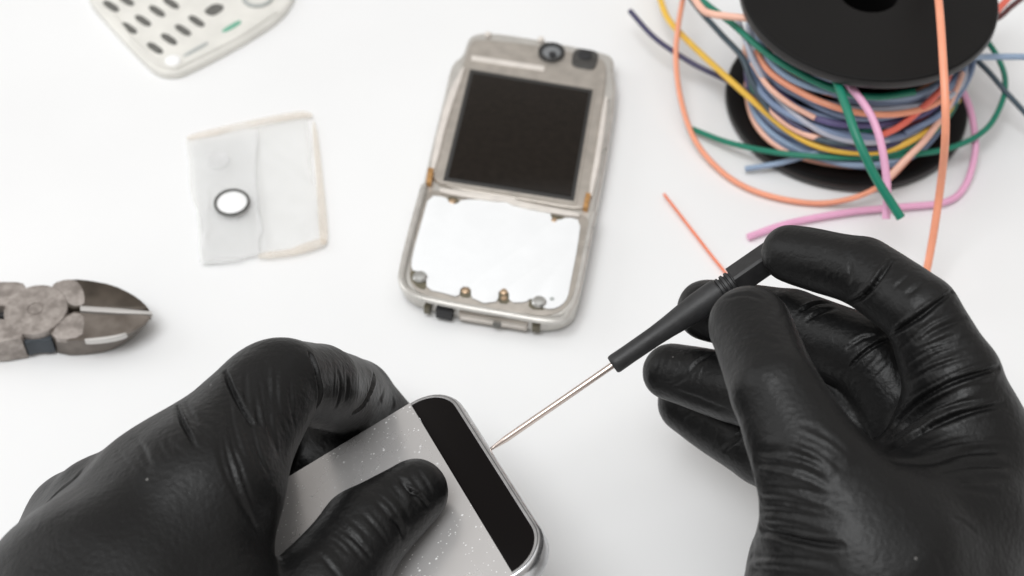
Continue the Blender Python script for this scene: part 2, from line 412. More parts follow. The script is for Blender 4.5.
# ------------------------------------------------------------------ numpy noise
def vnoise(p, seed=0):
    p = np.asarray(p, float); i = np.floor(p).astype(np.int64); f = p - i; f = f * f * (3 - 2 * f)
    def h(a):
        n = a[:, 0] * 374761393 + a[:, 1] * 668265263 + a[:, 2] * 2147483647 + seed * 1274126177
        n = (n ^ (n >> 13)) * 1274126177; n = n ^ (n >> 16)
        return (n & 0xffff) / 65535.0
    r = 0
    for dx in (0, 1):
        for dy in (0, 1):
            for dz in (0, 1):
                w = (f[:, 0] if dx else 1 - f[:, 0]) * (f[:, 1] if dy else 1 - f[:, 1]) * (f[:, 2] if dz else 1 - f[:, 2])
                r = r + w * h(i + np.array([dx, dy, dz]))
    return r * 2 - 1

# ------------------------------------------------------------------ creased clear film with a ring
def film():
    base = at(255, 190, 0)
    t = thing('plastic_film', base, 'creased clear plastic film with a dark ring and yellowed taped edges', 'film')
    def sheet(corners, z, th, m, name, folds, amp, n=44):
        c = [at(x, y, z) for x, y in corners]           # TL TR BR BL
        V = []; rng = np.linspace(0, 1, n)
        for v in rng:
            for u in rng:
                p = (c[0] * (1 - u) + c[1] * u) * (1 - v) + (c[3] * (1 - u) + c[2] * u) * v
                V.append(p)
        V = np.array(V)
        e = vnoise(V * 0.11, 3) * amp + vnoise(V * 0.3, 5) * amp * 0.45
        U, W = np.meshgrid(rng, rng); U = U.ravel(); W = W.ravel()
        for (u0, v0, u1, v1, h, w) in folds:
            d = np.array([u1 - u0, v1 - v0]); L = np.hypot(*d); d /= L
            s = (U - u0) * d[0] + (W - v0) * d[1]; q = -(U - u0) * d[1] + (W - v0) * d[0]
            e += h * np.exp(-(q / w) ** 2) * (1 / (1 + np.exp(-(s) * 40))) * (1 / (1 + np.exp((s - L) * 40)))
        edge = np.minimum(np.minimum(U, 1 - U), np.minimum(W, 1 - W))
        wob = vnoise(V * 0.16, 9) * 1.5
        V[:, 0] += wob * (edge < 0.04); V[:, 1] += vnoise(V * 0.2, 12) * 1.3 * (edge < 0.04)
        top = V + np.array([0, 0, 1]) * (np.maximum(e, -z + th + 0.25))[:, None]
        bot = top - np.array([0, 0, th]); N = n * n
        F = []
        for j in range(n - 1):
            for i in range(n - 1):
                a = j * n + i; F.append((a, a + n, a + n + 1, a + 1)); F.append((a + N, a + N + 1, a + n + 1 + N, a + n + N))
        ring = [i for i in range(n)] + [j * n + n - 1 for j in range(1, n)] + [(n - 1) * n + i for i in range(n - 2, -1, -1)] + [j * n for j in range(n - 2, 0, -1)]
        for k in range(len(ring)):
            a, b = ring[k], ring[(k + 1) % len(ring)]; F.append((a, b, b + N, a + N))
        g = Geo(); g.add(np.concatenate([top, bot]), F); return g.build(name, m, t, angle=50)
    sheet([(188, 138), (309, 112), (326, 248), (200, 262)], 1.3, 0.25, M['film'], 'lower_sheet',
          [(0.52, 0.1, 0.54, 1.0, 0.7, 0.02), (0.0, 0.66, 0.5, 0.64, 0.5, 0.02), (0.55, 0.62, 0.95, 0.68, 0.6, 0.03), (0.6, 0.2, 0.9, 0.5, 0.6, 0.02), (0.62, 0.9, 0.95, 0.75, 0.5, 0.02)], 0.8)
    sheet([(192, 142), (256, 130), (262, 254), (201, 259)], 2.3, 0.25, M['film2'], 'upper_sheet',
          [(0.2, 0.75, 0.0, 0.95, 0.6, 0.03), (0.97, 0.0, 0.97, 1.0, 0.5, 0.025), (0.1, 0.25, 0.6, 0.28, 0.5, 0.03), (0.1, 0.9, 0.9, 0.7, 0.5, 0.025), (0.2, 0.4, 0.1, 0.9, 0.4, 0.025)], 0.7)
    for pts, z in (([(184, 135), (240, 122), (298, 110), (312, 112), (313, 117), (300, 117), (240, 129), (190, 141)], 2.0),
                   ([(311, 120), (316, 121), (322, 170), (329, 238), (324, 246), (319, 240), (317, 190)], 2.0),
                   ([(258, 252), (290, 249), (300, 244), (325, 236), (327, 244), (300, 254), (258, 259)], 2.3),
                   ([(199, 257), (240, 256), (246, 260), (200, 264)], 2.6)):
        g = Geo(); prism(g, chaikin(px_poly(pts, z - 0.4), 2), 0.5, 0.15); g.build('tape_edge', M['tape'] if z < 2.5 else M['film2'], t)
    c = at(232, 203, 3.0)
    g = Geo(); a = np.linspace(0, 2 * math.pi, 65)
    sweep(g, [c + np.array([4.4 * math.cos(i), 4.4 * math.sin(i), 0.3]) for i in a], 0.4, 10); g.build('ring', M['ring'], t)
    g = Geo(); lathe(g, c, [(4.2, -0.9), (4.2, 0.1), (3.9, 0.2), (0.3, 0.22)], 48); g.build('white_disc', M['paper'], t)
    c = at(218, 160, 2.9)
    g = Geo(); lathe(g, c, [(3.0, -0.6), (3.0, 0.1), (2.6, 0.3), (2.3, 0.12), (0.3, 0.1)], 40); g.build('faint_disc', M['film2'], t)
    return t
film()

# ------------------------------------------------------------------ side cutters
def cutters():
    base = at(60, 318, 0)
    t = thing('side_cutters', base, 'worn steel side cutting pliers with open dark jaws at the left', 'pliers')
    Z = 8.0
    def part(pts, z, d, m, name, bev=0.5, n=1, parent=t):
        g = Geo(); prism(g, chaikin(px_poly(pts, z), n) if n else px_poly(pts, z), d, bev); return g.build(name, m, parent, angle=30)
    uj = part([(55, 281), (72, 278), (90, 279.5), (113, 284), (132, 293), (144, 302), (150, 310), (118, 308.5), (84, 307), (70, 309), (58, 300), (52, 290)], Z, 4.5, M['steel_dark'], 'jaw', 0.6)
    part([(53, 283), (66, 279), (76, 280), (82, 287), (85, 297), (84, 305), (72, 306), (60, 297), (52, 290)], Z + 0.2, 1.5, M['steel'], 'jaw_shoulder', 0.12, parent=uj)
    part([(80, 305.6), (118, 308), (151.5, 311), (152.5, 314), (121, 313), (80, 310.5)], Z + 0.1, 1.2, M['edge'], 'cutting_edge', 0.2, 0, parent=uj)
    T_ = [(70, 311), (85, 313.5), (118, 314.5), (152.5, 315), (148.5, 321), (138, 329), (124, 335.5), (100, 340), (58, 341), (48, 331)]
    B_ = [(70, 318, 1), (85, 320, 1), (118, 320, 2), (151.5, 315.5, 6.6), (147.5, 323, 4.8), (135.5, 335.5, 2.5), (119, 347, 1), (97, 354, .4), (61, 355.6, .4), (50, 345, .4)]
    g = Geo(); tl = chaikin(px_poly(T_, Z - 0.4), 1); bl = chaikin([at(*q) for q in B_], 1); n_ = len(tl)
    cen = np.mean(tl, 0); il = [p + (cen - p) / np.linalg.norm(cen - p) * 0.6 + np.array([0, 0, 0.35]) for p in tl]
    g.add(il + tl + bl, [(k, (k + 1) % n_, n_ + (k + 1) % n_, n_ + k) for k in range(n_)] + [(n_ + k, n_ + (k + 1) % n_, 2 * n_ + (k + 1) % n_, 2 * n_ + k) for k in range(n_)]
          + [tuple(range(n_)), tuple(range(3 * n_ - 1, 2 * n_ - 1, -1))])
    lj = g.build('jaw', M['steel_side'], t, angle=30)
    part([(86, 315), (118, 315.6), (149, 316), (144, 321.5), (134, 328), (122, 333), (84, 337.5), (83, 328)], Z - 0.15, 1.5, M['steel_dark'], 'jaw_face', 0.2, parent=lj)
    part([(84, 338), (104, 336), (125, 331.8), (127, 333.6), (118, 337), (104, 339.6), (85, 341)], Z - 0.12, 1.5, M['edge'], 'bevel_highlight', 0.25, parent=lj)  # bright strip paints the highlight along the lower jaw's bevel
    part([(70, 312), (84, 314), (85, 325), (82, 337), (58, 340), (50, 332)], Z + 0.1, 1.5, M['steel'], 'jaw_shoulder', 0.3, parent=lj)
    # pivot disc
    g = Geo(); c = at(36, 310, Z); r = 7.8
    lathe(g, c, [(r, -7.4), (r, 0.2), (r - 0.25, 0.42), (r * .6, 0.45), (2.1, 0.45), (1.95, 0.2), (1.7, 0.2), (1.55, 0.42), (0.2, 0.42)], 72); pv = g.build('pivot_plate', M['steel'], t)
    # handles running off to the left
    hu = part([(-60, 279), (0, 281), (22, 281), (26, 287), (28, 305), (8, 306), (-60, 303)], Z - 0.3, 7, M['steel'], 'handle_shank', 0.6)
    hl = part([(-60, 319), (8, 317), (26, 324), (24, 332), (20, 341), (-60, 346)], Z + 0.2, 7.6, M['steel'], 'handle_shank', 0.6)
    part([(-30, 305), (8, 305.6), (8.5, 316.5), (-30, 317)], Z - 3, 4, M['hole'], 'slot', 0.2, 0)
    part([(20, 331), (50, 330), (53, 336), (51, 341), (32, 341), (24, 345)], Z - 1.8, 4.8, M['bluegrey'], 'spring_block', 0.5, 1)
    return t
cutters()

# ------------------------------------------------------------------ spool and wires
SP = np.array([93.5, 66.2, 0.0])
def spool():
    t = thing('wire_spool', SP, 'black plastic spool standing upright wrapped in coloured wires', 'spool')
    R = 33.5
    for name, z in (('lower_flange', 0.3), ('upper_flange', 38.6)):
        g = Geo()
        lathe(g, SP, [(7.6, z), (R - 0.8, z), (R, z + 0.6), (R, z + 2.2), (R - 0.5, z + 2.9), (R - 1.2, z + 3.1), (R - 1.8, z + 2.95), (8.6, z + 2.95), (7.8, z + 2.7), (7.6, z + 2.2), (7.6, z)], 128, cap=False)
        fl = g.build(name, M['spool'], t)
        g = Geo(); lathe(g, SP, [(R + 0.02, z + 0.4), (R + 0.18, z + 0.7), (R + 0.18, z + 2.1), (R - 0.1, z + 2.6)], 128, cap=False); g.build('flange_rim_lit', M['spool_rim_lit'], fl)  # paler ring around the flange paints its edge highlight
    g = Geo(); lathe(g, SP, [(13, 3.2), (13, 38.7)], 64, cap=False)
    lathe(g, SP, [(7.7, 3.0), (7.7, 38.9)], 64, cap=False); g.build('core', M['spool'], t)
    g = Geo(); lathe(g, SP, [(7.6, 3.0), (7.6, 3.4), (0.5, 3.4)], 48); g.build('core_bottom', M['hole'], t)
    return t
spool()

def wire(path, r, col, label, group=None, name='wire', per=10, raw=False):
    g = Geo(); sweep(g, path if raw else catmull(path, per), r, 14); o = g.build(name, M['w ' + col], angle=60)
    return tag(o, label, 'wire', group)

# wound strands: (colour, height, radius, tilt, start angle, sweep)
wound = [('green', 39, 27.5), ('steel blue', 36.6, 28.0), ('salmon orange', 34, 27.0), ('green', 34.5, 24.5), ('slate blue', 31.5, 28.6), ('maroon', 30.5, 26.2),
         ('slate blue', 28.4, 28.4), ('slate blue', 25.8, 29.3), ('violet', 24.0, 28.8), ('navy purple', 26.0, 26.6), ('slate blue', 22.6, 29.0), ('green', 20.6, 27.4),
         ('violet', 18.6, 28.6), ('slate blue', 16.2, 29.2), ('pale grey', 14.2, 28.2), ('coral red', 13.8, 26.4), ('slate blue', 12, 29.2), ('violet', 9.6, 28.6),
         ('salmon orange', 8.2, 26.8), ('slate blue', 7.2, 28.8), ('violet', 5.6, 27.6), ('peach', 5.0, 29.6), ('steel blue', 33, 29.4), ('slate blue', 19.5, 30.4), ('pale grey', 27, 30), ('steel blue', 10.5, 30.4), ('green', 12.8, 30.2), ('peach', 16, 30.6), ('slate blue', 5.2, 30.2)]
cnt = {}
for c, z, r in wound: cnt[c] = cnt.get(c, 0) + 1
for i, (c, z, r) in enumerate(wound):
    rnd = random.Random(i * 13 + 1)
    a0 = math.radians(rnd.uniform(60, 120)); sw = math.radians(rnd.uniform(330, 352))
    ph1, ph2 = rnd.uniform(0, 6), rnd.uniform(0, 6); tilt = rnd.uniform(-3.6, 3.6); z = 4.5 + (z - 4.5) * 0.86; tp = rnd.uniform(0, 6)
    pts = []
    for k in range(73):
        a = a0 + sw * k / 72
        rr = r - 1.6 + 1.0 * math.sin(2 * a + ph1) + 0.5 * math.sin(5 * a + ph2)
        zz = z + tilt * math.cos(a - tp) + 0.5 * math.sin(3 * a + ph2)
        zz = min(max(zz, 4.5), 37.2)
        pts.append(SP + np.array([rr * math.cos(a), rr * math.sin(a), zz]))
    if cnt[c] > 1: lab, grp = f'{c} wire wound around the core of the black spool', f'{c} wires wound on the spool'
    else: lab, grp = f'only {c} strand wound around the core of the black spool', 'single strands wound on the spool'
    wire(pts, 0.95, c, lab, grp, raw=True)

def W(pts, r, col, label, group='loose wires around the spool'):
    path = []
    for i, (x, y, z) in enumerate(pts):
        z = z if z < 8 or z > 44.5 else 8 + (z - 8) * 0.83
        p = at(x, y, z)
        if 0 < i < len(pts) - 1:                     # lie on the outside of the winding
            while math.hypot(*(p - SP)[:2]) < 29.6 and z < 37 and p[1] < SP[1] + 12:
                z += 0.5; p = at(x, y, z)
        path.append(p)
    return wire(path, r * 0.75, col, label, group)

W([(630, 11, 10), (655, 38, 10), (690, 62, 9), (720, 77, 8), (745, 90, 7), (775, 110, 9), (800, 128, 10), (838, 146, 9), (880, 148, 12), (915, 135, 15)], 1.05, 'navy purple',
  'dark navy purple wire whose free end points to the upper left')
W([(650, -40, 8), (660, -2, 8), (669, 20, 9), (690, 43, 12), (720, 71, 14), (750, 98, 13), (785, 128, 9), (815, 145, 7), (850, 152, 7), (890, 150, 8), (930, 128, 9), (958, 100, 12)], 1.2, 'yellow',
  'yellow wire running down from the top edge onto the spool')
W([(690, -60, 20), (684, -8, 18), (678, 28, 15), (676, 60, 10), (681, 100, 6), (695, 140, 3), (720, 170, 1.6), (750, 189, 1.3), (788, 200, 1.3), (825, 203, 1.6), (862, 195, 5), (892, 176, 9), (925, 138, 13), (950, 100, 16), (965, 66, 20)], 1.0, 'salmon orange',
  'salmon orange wire making the wide loop left of the spool')
W([(670, -40, 18), (692, 0, 22), (720, 33, 25), (742, 57, 26), (752, 82, 22), (772, 112, 16), (805, 134, 12), (840, 143, 11), (880, 140, 13)], 1.15, 'dark slate',
  'dark slate blue wire slanting from the top edge to the spool')
W([(670, -40, 30), (700, -2, 34), (730, 22, 37), (765, 52, 39), (800, 74, 39.5), (836, 90, 38.5), (875, 97, 37.5), (915, 92, 37)], 1.2, 'green',
  'green wire slanting down along the edge of the upper flange')
W([(690, -8, 40), (702, 9, 41), (712, 14, 42), (730, 16.5, 43), (752, 18.5, 44)], 1.3, 'peach',
  'short peach wire with its cut end against the upper flange')
W([(738, 20, 37), (746, 42, 36), (756, 66, 31), (775, 95, 24), (808, 124, 16), (840, 139, 13), (880, 142, 13), (920, 128, 15)], 1.0, 'pale grey',
  'pale grey wire curving down the left side of the spool')
W([(756, 50, 34), (770, 72, 31), (800, 92, 30), (835, 107, 29.5), (870, 114, 29), (905, 113, 29), (938, 102, 28), (962, 76, 26)], 1.15, 'salmon orange',
  'salmon orange wire bulging outwards just beneath the upper flange')
W([(752, 62, 30), (768, 86, 27), (790, 104, 25), (815, 118, 23)], 1.0, 'peach', 'peach wire tucked at the left side of the coil')
W([(692, 129, 2), (730, 143, 4), (780, 153, 8), (840, 157.5, 10), (900, 155.5, 10), (950, 148, 9), (985, 130, 9), (1002, 102, 11), (1005, 78, 14), (997, 56, 18), (985, 38, 22)], 1.05, 'green',
  'long green wire crossing in front of the whole coil')
W([(745, 169, 2), (780, 163, 4), (815, 153, 6), (850, 146, 8)], 1.05, 'steel blue', 'short steel blue wire end lying over the lower flange')
W([(832, 70, 41), (838, 85, 43), (848, 112, 42), (858, 140, 39), (876, 178, 32), (901, 218, 24)], 1.55, 'green',
  'thick green wire end sticking out from the spool towards the hand')
W([(838, 66, 39), (850, 86, 41), (864, 104, 40), (874, 122, 38), (882, 148, 34), (887, 185, 27), (886, 219, 20)], 1.35, 'pink',
  'pink wire end hanging beside the thick green wire end')
W([(748, 237, 1.4), (790, 223, 1.4), (850, 212, 1.6), (900, 207, 1.6), (945, 202, 1.4), (965, 186, 1.6), (975, 152, 5), (973, 122, 10), (966, 98, 16), (955, 80, 22)], 1.25, 'pink',
  'long pink wire bending round on the table in front of the spool')
W([(918, -40, 44.6), (928, -30, 52), (937, -12, 58), (943, 60, 55), (945.5, 130, 45), (940, 190, 30), (928, 264, 12), (915, 310, 1.4)], 1.35, 'salmon orange',
  'salmon orange wire hanging straight down in front of the spool')
W([(930, 72, 26), (962, 58, 29), (985, 57, 30), (1030, 57, 30), (1090, 60, 26)], 1.15, 'steel blue', 'steel blue wire leaving the spool to the right edge')
W([(960, 45, 18), (986, 69, 16), (1005, 91, 13), (1030, 118, 8), (1060, 150, 2)], 1.05, 'dark slate', 'dark slate wire slanting down to the right edge')
W([(975, 28, 26), (992, 16, 28), (1003, 4, 29), (1020, -14, 30)], 1.3, 'coral red', 'coral red wire leaving at the upper right of the spool')
W([(978, 26, 20), (998, 18, 22), (1012, 6, 23), (1030, -8, 24)], 1.1, 'maroon', 'maroon wire beside the coral one at the upper right')
W([(888, 178, 10), (905, 160, 14), (925, 140, 18), (945, 112, 21), (958, 84, 25), (964, 66, 28)], 1.2, 'peach', 'peach wire rising across the right side of the coil')
W([(880, 136, 20), (900, 126, 22), (922, 108, 25), (942, 88, 28), (950, 72, 32)], 1.2, 'coral red', 'coral red wire rising across the right side of the coil')
W([(905, 133, 19), (935, 118, 21), (956, 98, 23), (970, 74, 25), (974, 54, 28)], 1.2, 'slate blue', 'slate blue wire rising along the right side of the coil')
W([(664, 194, 1.4), (678, 212, 1.2), (695, 234, 1.0), (712, 256, 1.0), (728, 276, 1.0), (745, 300, 1.0)], 0.48, 'bright orange',
  'thin bright orange wire lying on the table behind the screwdriver', 'loose wires around the spool')

# ------------------------------------------------------------------ smartphone
PA = at(446, 379, 36.0); PL = at(270.5, 485.5, 24.5)
PD = PL - PA; PD /= np.linalg.norm(PD)                      # along the long edge, towards the palm
def phone_frame():
    h = np.cross(PD, [0, 0, 1.0]); h /= np.linalg.norm(h)
    if h[1] > 0: h = -h
    n0 = np.cross(PD, h)
    if n0[2] < 0: n0 = -n0
    a = math.radians(15.0)
    w = h * math.cos(a) + n0 * math.sin(a)
    n = np.cross(PD, w)
    if n[2] < 0: n = -n
    return w, n
PW, PN = phone_frame()
def ph(u, v, h=0.0): return PA + PW * u + PD * v + PN * h   # u across, v along, h above the glass plane
def smartphone():
    base = ph(29, 55, -8)
    t = thing('smartphone', base, 'smartphone with black end band and silvery dusty display held in the left glove', 'smartphone')
    Wd, Ln, R = 58.6, 116.0, 9.0
    def rrect(inset, h, n=10):
        pts = []; r = R - inset
        for cu, cv, a0 in ((R, R, 180), (Wd - R, R, 270), (Wd - R, Ln - R, 0), (R, Ln - R, 90)):
            for k in range(n + 1):
                a = math.radians(a0 + 90 * k / n)
                pts.append(ph(cu + r * math.cos(a), cv + r * math.sin(a), h))
        return pts
    def ringstack(prof):
        """prof: (inset, height) rings joined into a band"""
        g = Geo(); rings = [rrect(i, h) for i, h in prof]; n = len(rings[0])
        V = [p for r_ in rings for p in r_]; F = []
        for k in range(len(rings) - 1):
            for i in range(n):
                j = (i + 1) % n; F.append((k * n + i, k * n + j, (k + 1) * n + j, (k + 1) * n + i))
        g.add(V, F); return g
    ringstack([(1.55, -0.35), (1.5, 0.05), (1.15, 0.12), (0.75, -0.02), (0.4, -0.3), (0.12, -0.8), (0.0, -1.4), (0.0, -4.4), (0.4, -5.4), (1.6, -5.8)]).build('metal_rim', M['chrome'], t, angle=50)
    ringstack([(0.98, 0.06), (0.93, 0.095), (0.80, 0.03), (0.74, -0.05)]).build('rim_groove', M['groove'], t)
    g = Geo(); prism(g, rrect(1.5, -5.5), 0.5, 0, -PN); g.build('back_shell', M['gasket'], t)
    # black band at the end, then the bare display layer
    band = 9.3
    pts = []
    r = R - 1.48
    for cu, cv, a0 in ((R, R, 180), (Wd - R, R, 270)):
        for k in range(11):
            a = math.radians(a0 + 90 * k / 10); pts.append(ph(cu + r * math.cos(a), cv + r * math.sin(a), -0.1))
    pts += [ph(Wd - 1.48, band, -0.1), ph(1.48, band, -0.1)]
    g = Geo(); prism(g, pts, 3, 0.06, -PN); g.build('black_band', M['black_glass'], t)
    g = Geo(); prism(g, [ph(0.75, band + 0.15, 0.22), ph(Wd - 0.75, band + 0.15, 0.22), ph(Wd - 0.75, Ln - 15, 0.22), ph(0.75, Ln - 15, 0.22)], 1.2, 0.12, -PN)
    d = g.build('display_layer', M['screen'], t)
    # slit in the far rim that the blade goes into, and a small speaker slot
    g = Geo(); prism(g, [ph(u, v, -2.2) for u, v in ((9, -0.06), (22, -0.06), (22, 0.5), (9, 0.5))], 1.6, 0.0, -PN); g.build('rim_slot', M['groove'], t)
    return t
smartphone()

# ------------------------------------------------------------------ screwdriver
D0 = at(486, 452.5, 38.2); D1 = at(771, 256, 66.0)
DU = (D1 - D0) / np.linalg.norm(D1 - D0); DLEN = np.linalg.norm(D1 - D0)
def drv(x, y):
    """distance along the driver of the point seen at this pixel (nearest point on the axis)"""
    d = at(x, y, 0) - CAM; d /= np.linalg.norm(d); w = D0 - CAM
    b = DU @ d; return ((b * (w @ d)) - (w @ DU)) / (1 - b * b)
def screwdriver():
    t = thing('screwdriver', D0, 'precision screwdriver with black handle and thin steel shaft prying the smartphone edge', 'screwdriver')
    s = drv(612, 365)
    g = Geo(); lathe(g, D0, [(0.2, 0.0), (0.34, 1.2), (0.62, 4.2), (0.72, 5.2), (0.72, s + 2)], 24, DU); g.build('shaft', M['shaft'], t)
    c0 = drv(717, 289); c1 = drv(731, 280)
    prof = [(0.9, s), (1.8, s + 0.05), (2.05, s + 0.4), (2.1, s + 1.0)]
    L = c0 - s
    for f, r in ((0.15, 2.05), (0.4, 2.12), (0.52, 2.3), (0.66, 2.65), (0.8, 2.95), (0.92, 3.02), (1.0, 2.95)): prof.append((r, s + L * f))
    k = (c1 - c0) / 3
    for i in range(3): prof += [(2.2, c0 + k * i + 0.12), (2.2, c0 + k * i + k * .3), (2.65, c0 + k * i + k * .42), (2.65, c0 + k * i + k * .9)]
    prof += [(2.2, c1 + 0.1), (2.2, c1 + 0.6)]
    g = Geo(); lathe(g, D0, prof, 48, DU); g.build('handle_grip', M['handle'], t)
    # square section end
    u = np.cross(DU, [0, 0, 1.0]); u /= np.linalg.norm(u); w = np.cross(u, DU)
    ang = math.radians(24); u, w = u * math.cos(ang) + w * math.sin(ang), -u * math.sin(ang) + w * math.cos(ang)
    o = D0 + DU * (DLEN + 3); hw = 2.5; ch = 0.45; loop = []
    for sx, sy in ((1, 1), (-1, 1), (-1, -1), (1, -1)):
        a, b = ((sx * hw, sy * (hw - ch)), (sx * (hw - ch), sy * hw))
        if sx * sy < 0: a, b = b, a
        loop += [o + u * a[0] + w * a[1], o + u * b[0] + w * b[1]]
    g = Geo(); prism(g, loop, DLEN + 3 - c1 - 0.4, 0.4, -DU); g.build('handle_end', M['handle'], t, angle=20)
    return t
screwdriver()

# ------------------------------------------------------------------ gloved hands: one continuous surface each
def smin(a, b, k):
    k = np.float32(k); h = np.maximum(k - np.abs(a - b), np.float32(0))
    return np.minimum(a, b) - h * h * (np.float32(0.25) / k)

class Field:
    def __init__(self, lo, hi, vox):
        self.lo = np.array(lo, float); self.vox = vox
        self.n = np.ceil((np.array(hi) - self.lo) / vox).astype(int) + 1
        ax = [(self.lo[i] + vox * np.arange(self.n[i])).astype(np.float32) for i in range(3)]
        self.X, self.Y, self.Z = np.meshgrid(*ax, indexing='ij', sparse=True)
    def cone(self, a, b, ra, rb):
        a = np.array(a, np.float32); b = np.array(b, np.float32); d = b - a; L2 = d @ d; ra = np.float32(ra); rb = np.float32(rb)
        x, y, z = self.X - a[0], self.Y - a[1], self.Z - a[2]
        t = np.clip((x * (d[0] / L2) + y * (d[1] / L2)) + z * (d[2] / L2), np.float32(0), np.float32(1))
        return np.sqrt(np.square(x - t * d[0]) + np.square(y - t * d[1]) + np.square(z - t * d[2])) - (ra + t * (rb - ra))
    def chain(self, J, k):
        f = None
        for (a, ra), (b, rb) in zip(J[:-1], J[1:]):
            c = self.cone(a, b, ra, rb); f = c if f is None else smin(f, c, k)
        return f

def surface_nets(f, lo, vox):
    s = f < 0; nx, ny, nz = f.shape
    c = np.zeros((nx - 1, ny - 1, nz - 1), np.int8)
    for dx in (0, 1):
        for dy in (0, 1):
            for dz in (0, 1): c += s[dx:nx - 1 + dx, dy:ny - 1 + dy, dz:nz - 1 + dz]
    cells = np.argwhere((c > 0) & (c < 8)); idx = -np.ones(c.shape, np.int64)
    idx[tuple(cells.T)] = np.arange(len(cells))
    corners = [(i, j, k) for i in (0, 1) for j in (0, 1) for k in (0, 1)]
    acc = np.zeros((len(cells), 3)); cnt = np.zeros(len(cells))
    val = {q: f[cells[:, 0] + q[0], cells[:, 1] + q[1], cells[:, 2] + q[2]] for q in corners}
    for q in corners:
        for ax in range(3):
            if q[ax] == 0:
                r = list(q); r[ax] = 1; r = tuple(r); a, b = val[q], val[r]
                m = (a < 0) != (b < 0); t = np.where(m, a / np.where(m, a - b, 1), 0)
                p = np.tile(np.array(q, float), (len(cells), 1)); p[:, ax] = t
                acc[m] += p[m]; cnt[m] += 1
    V = lo + vox * (cells + acc / cnt[:, None])
    F = []
    for ax in range(3):
        o1, o2 = [(1, 2), (2, 0), (0, 1)][ax]
        a = [slice(None)] * 3; b = [slice(None)] * 3; a[ax] = slice(0, -1); b[ax] = slice(1, None)
        sa, sb = s[tuple(a)], s[tuple(b)]
        e = np.argwhere(sa != sb); e = e[(e[:, o1] > 0) & (e[:, o2] > 0) & (e[:, o1] < f.shape[o1] - 1) & (e[:, o2] < f.shape[o2] - 1)]
        d1 = np.zeros(3, int); d1[o1] = 1; d2 = np.zeros(3, int); d2[o2] = 1
        q = np.stack([idx[tuple((e - d1 - d2).T)], idx[tuple((e - d2).T)], idx[tuple(e.T)], idx[tuple((e - d1).T)]], 1)
        ins = sa[tuple(e.T)]
        F.append(np.where(ins[:, None], q, q[:, ::-1]))
    return V, np.concatenate(F)

def laplace(V, F, it, lam=0.5):
    e = np.concatenate([F[:, [0, 1]], F[:, [1, 2]], F[:, [2, 3]], F[:, [3, 0]]])
    for _ in range(it):
        acc = np.zeros_like(V); n = np.zeros(len(V))
        for i, j in ((0, 1), (1, 0)):
            for c in range(3): acc[:, c] += np.bincount(e[:, i], V[e[:, j], c], len(V))
            n += np.bincount(e[:, i], minlength=len(V))
        V = V + lam * (acc / n[:, None] - V)
    return V

def normals(V, F):
    n = np.cross(V[F[:, 2]] - V[F[:, 0]], V[F[:, 3]] - V[F[:, 1]]); N = np.zeros_like(V)
    for k in range(4):
        for c in range(3): N[:, c] += np.bincount(F[:, k], n[:, c], len(V))
    return N / (np.linalg.norm(N, axis=1, keepdims=True) + 1e-12)

def subdivide(V, F):
    n = len(V); e = np.stack([F, np.roll(F, -1, 1)], 2).reshape(-1, 2); e.sort(1)
    u, inv = np.unique(e[:, 0] * n + e[:, 1], return_inverse=True); inv = inv.reshape(-1, 4) + n
    mid = (V[u // n] + V[u % n]) / 2; cen = V[F].mean(1); c = np.arange(len(F)) + n + len(u)
    W_ = np.concatenate([V, mid, cen])
    G_ = np.concatenate([np.stack([F[:, k], inv[:, k], c, inv[:, k - 1]], 1) for k in range(4)])
    return laplace(W_, G_, 3), G_

def crease(V, N, bvh, pts, depth, width, lip=0.45, side=0, flat=0.7):
    """press a fold into the rubber along a line over the surface: returns the displacement of each vertex"""
    runs = [[]]
    pts = catmull([(x, y, 0) for x, y in pts], 8)[:, :2]
    for x, y in pts:
        h = bvh.ray_cast(Vector(CAM), Vector(at(x, y, 0) - CAM).normalized())
        if h[0] is None: continue
        q = np.array(h[0])
        if runs[-1] and np.linalg.norm(q - runs[-1][-1]) > 5: runs.append([])
        runs[-1].append(q)
    P3 = max(runs, key=len)                              # the longest stretch lying on one surface
    out = np.zeros(len(V))
    if len(P3) < 2: return out
    P3 = np.array(P3); lo = P3.min(0) - 4 * width; hi = P3.max(0) + 4 * width
    near = np.where(np.all((V > lo) & (V < hi), 1))[0]
    if not len(near): return out
    p = V[near]; best = np.full(len(near), 1e9); prm = np.zeros(len(near)); sgn = np.zeros(len(near)); n = len(P3) - 1
    # a hand-drawn line is never perfectly even
    for i in range(n):
        a, b = P3[i], P3[i + 1]; d = b - a; t = np.clip(((p - a) @ d) / (d @ d + 1e-9), 0, 1)
        v = p - a - t[:, None] * d
        r = np.linalg.norm(v, axis=1); m = r < best
        sd = np.sign(np.sum(np.cross(d, v) * N[near], 1))
        best[m] = r[m]; prm[m] = (i + t[m]) / n; sgn[m] = sd[m]
    taper = np.clip(np.sin(np.clip(prm, 0.0, 1.0) * math.pi), 0, 1) ** flat if not side else np.clip(np.minimum(prm * 8 + 0.3, 1) * (1 - prm) ** 0.8, 0, 1)
    wv = width * (0.75 + 0.5 * (vnoise(p * 0.35, 31) * 0.5 + 0.5))
    q = best * sgn / wv
    out[near] = depth * taper * (-np.exp(-q * q) + lip * np.exp(-((q - 1.7) / 0.9) ** 2) + lip * 0.3 * np.exp(-((q + 2.2) / 1.4) ** 2))
    return out

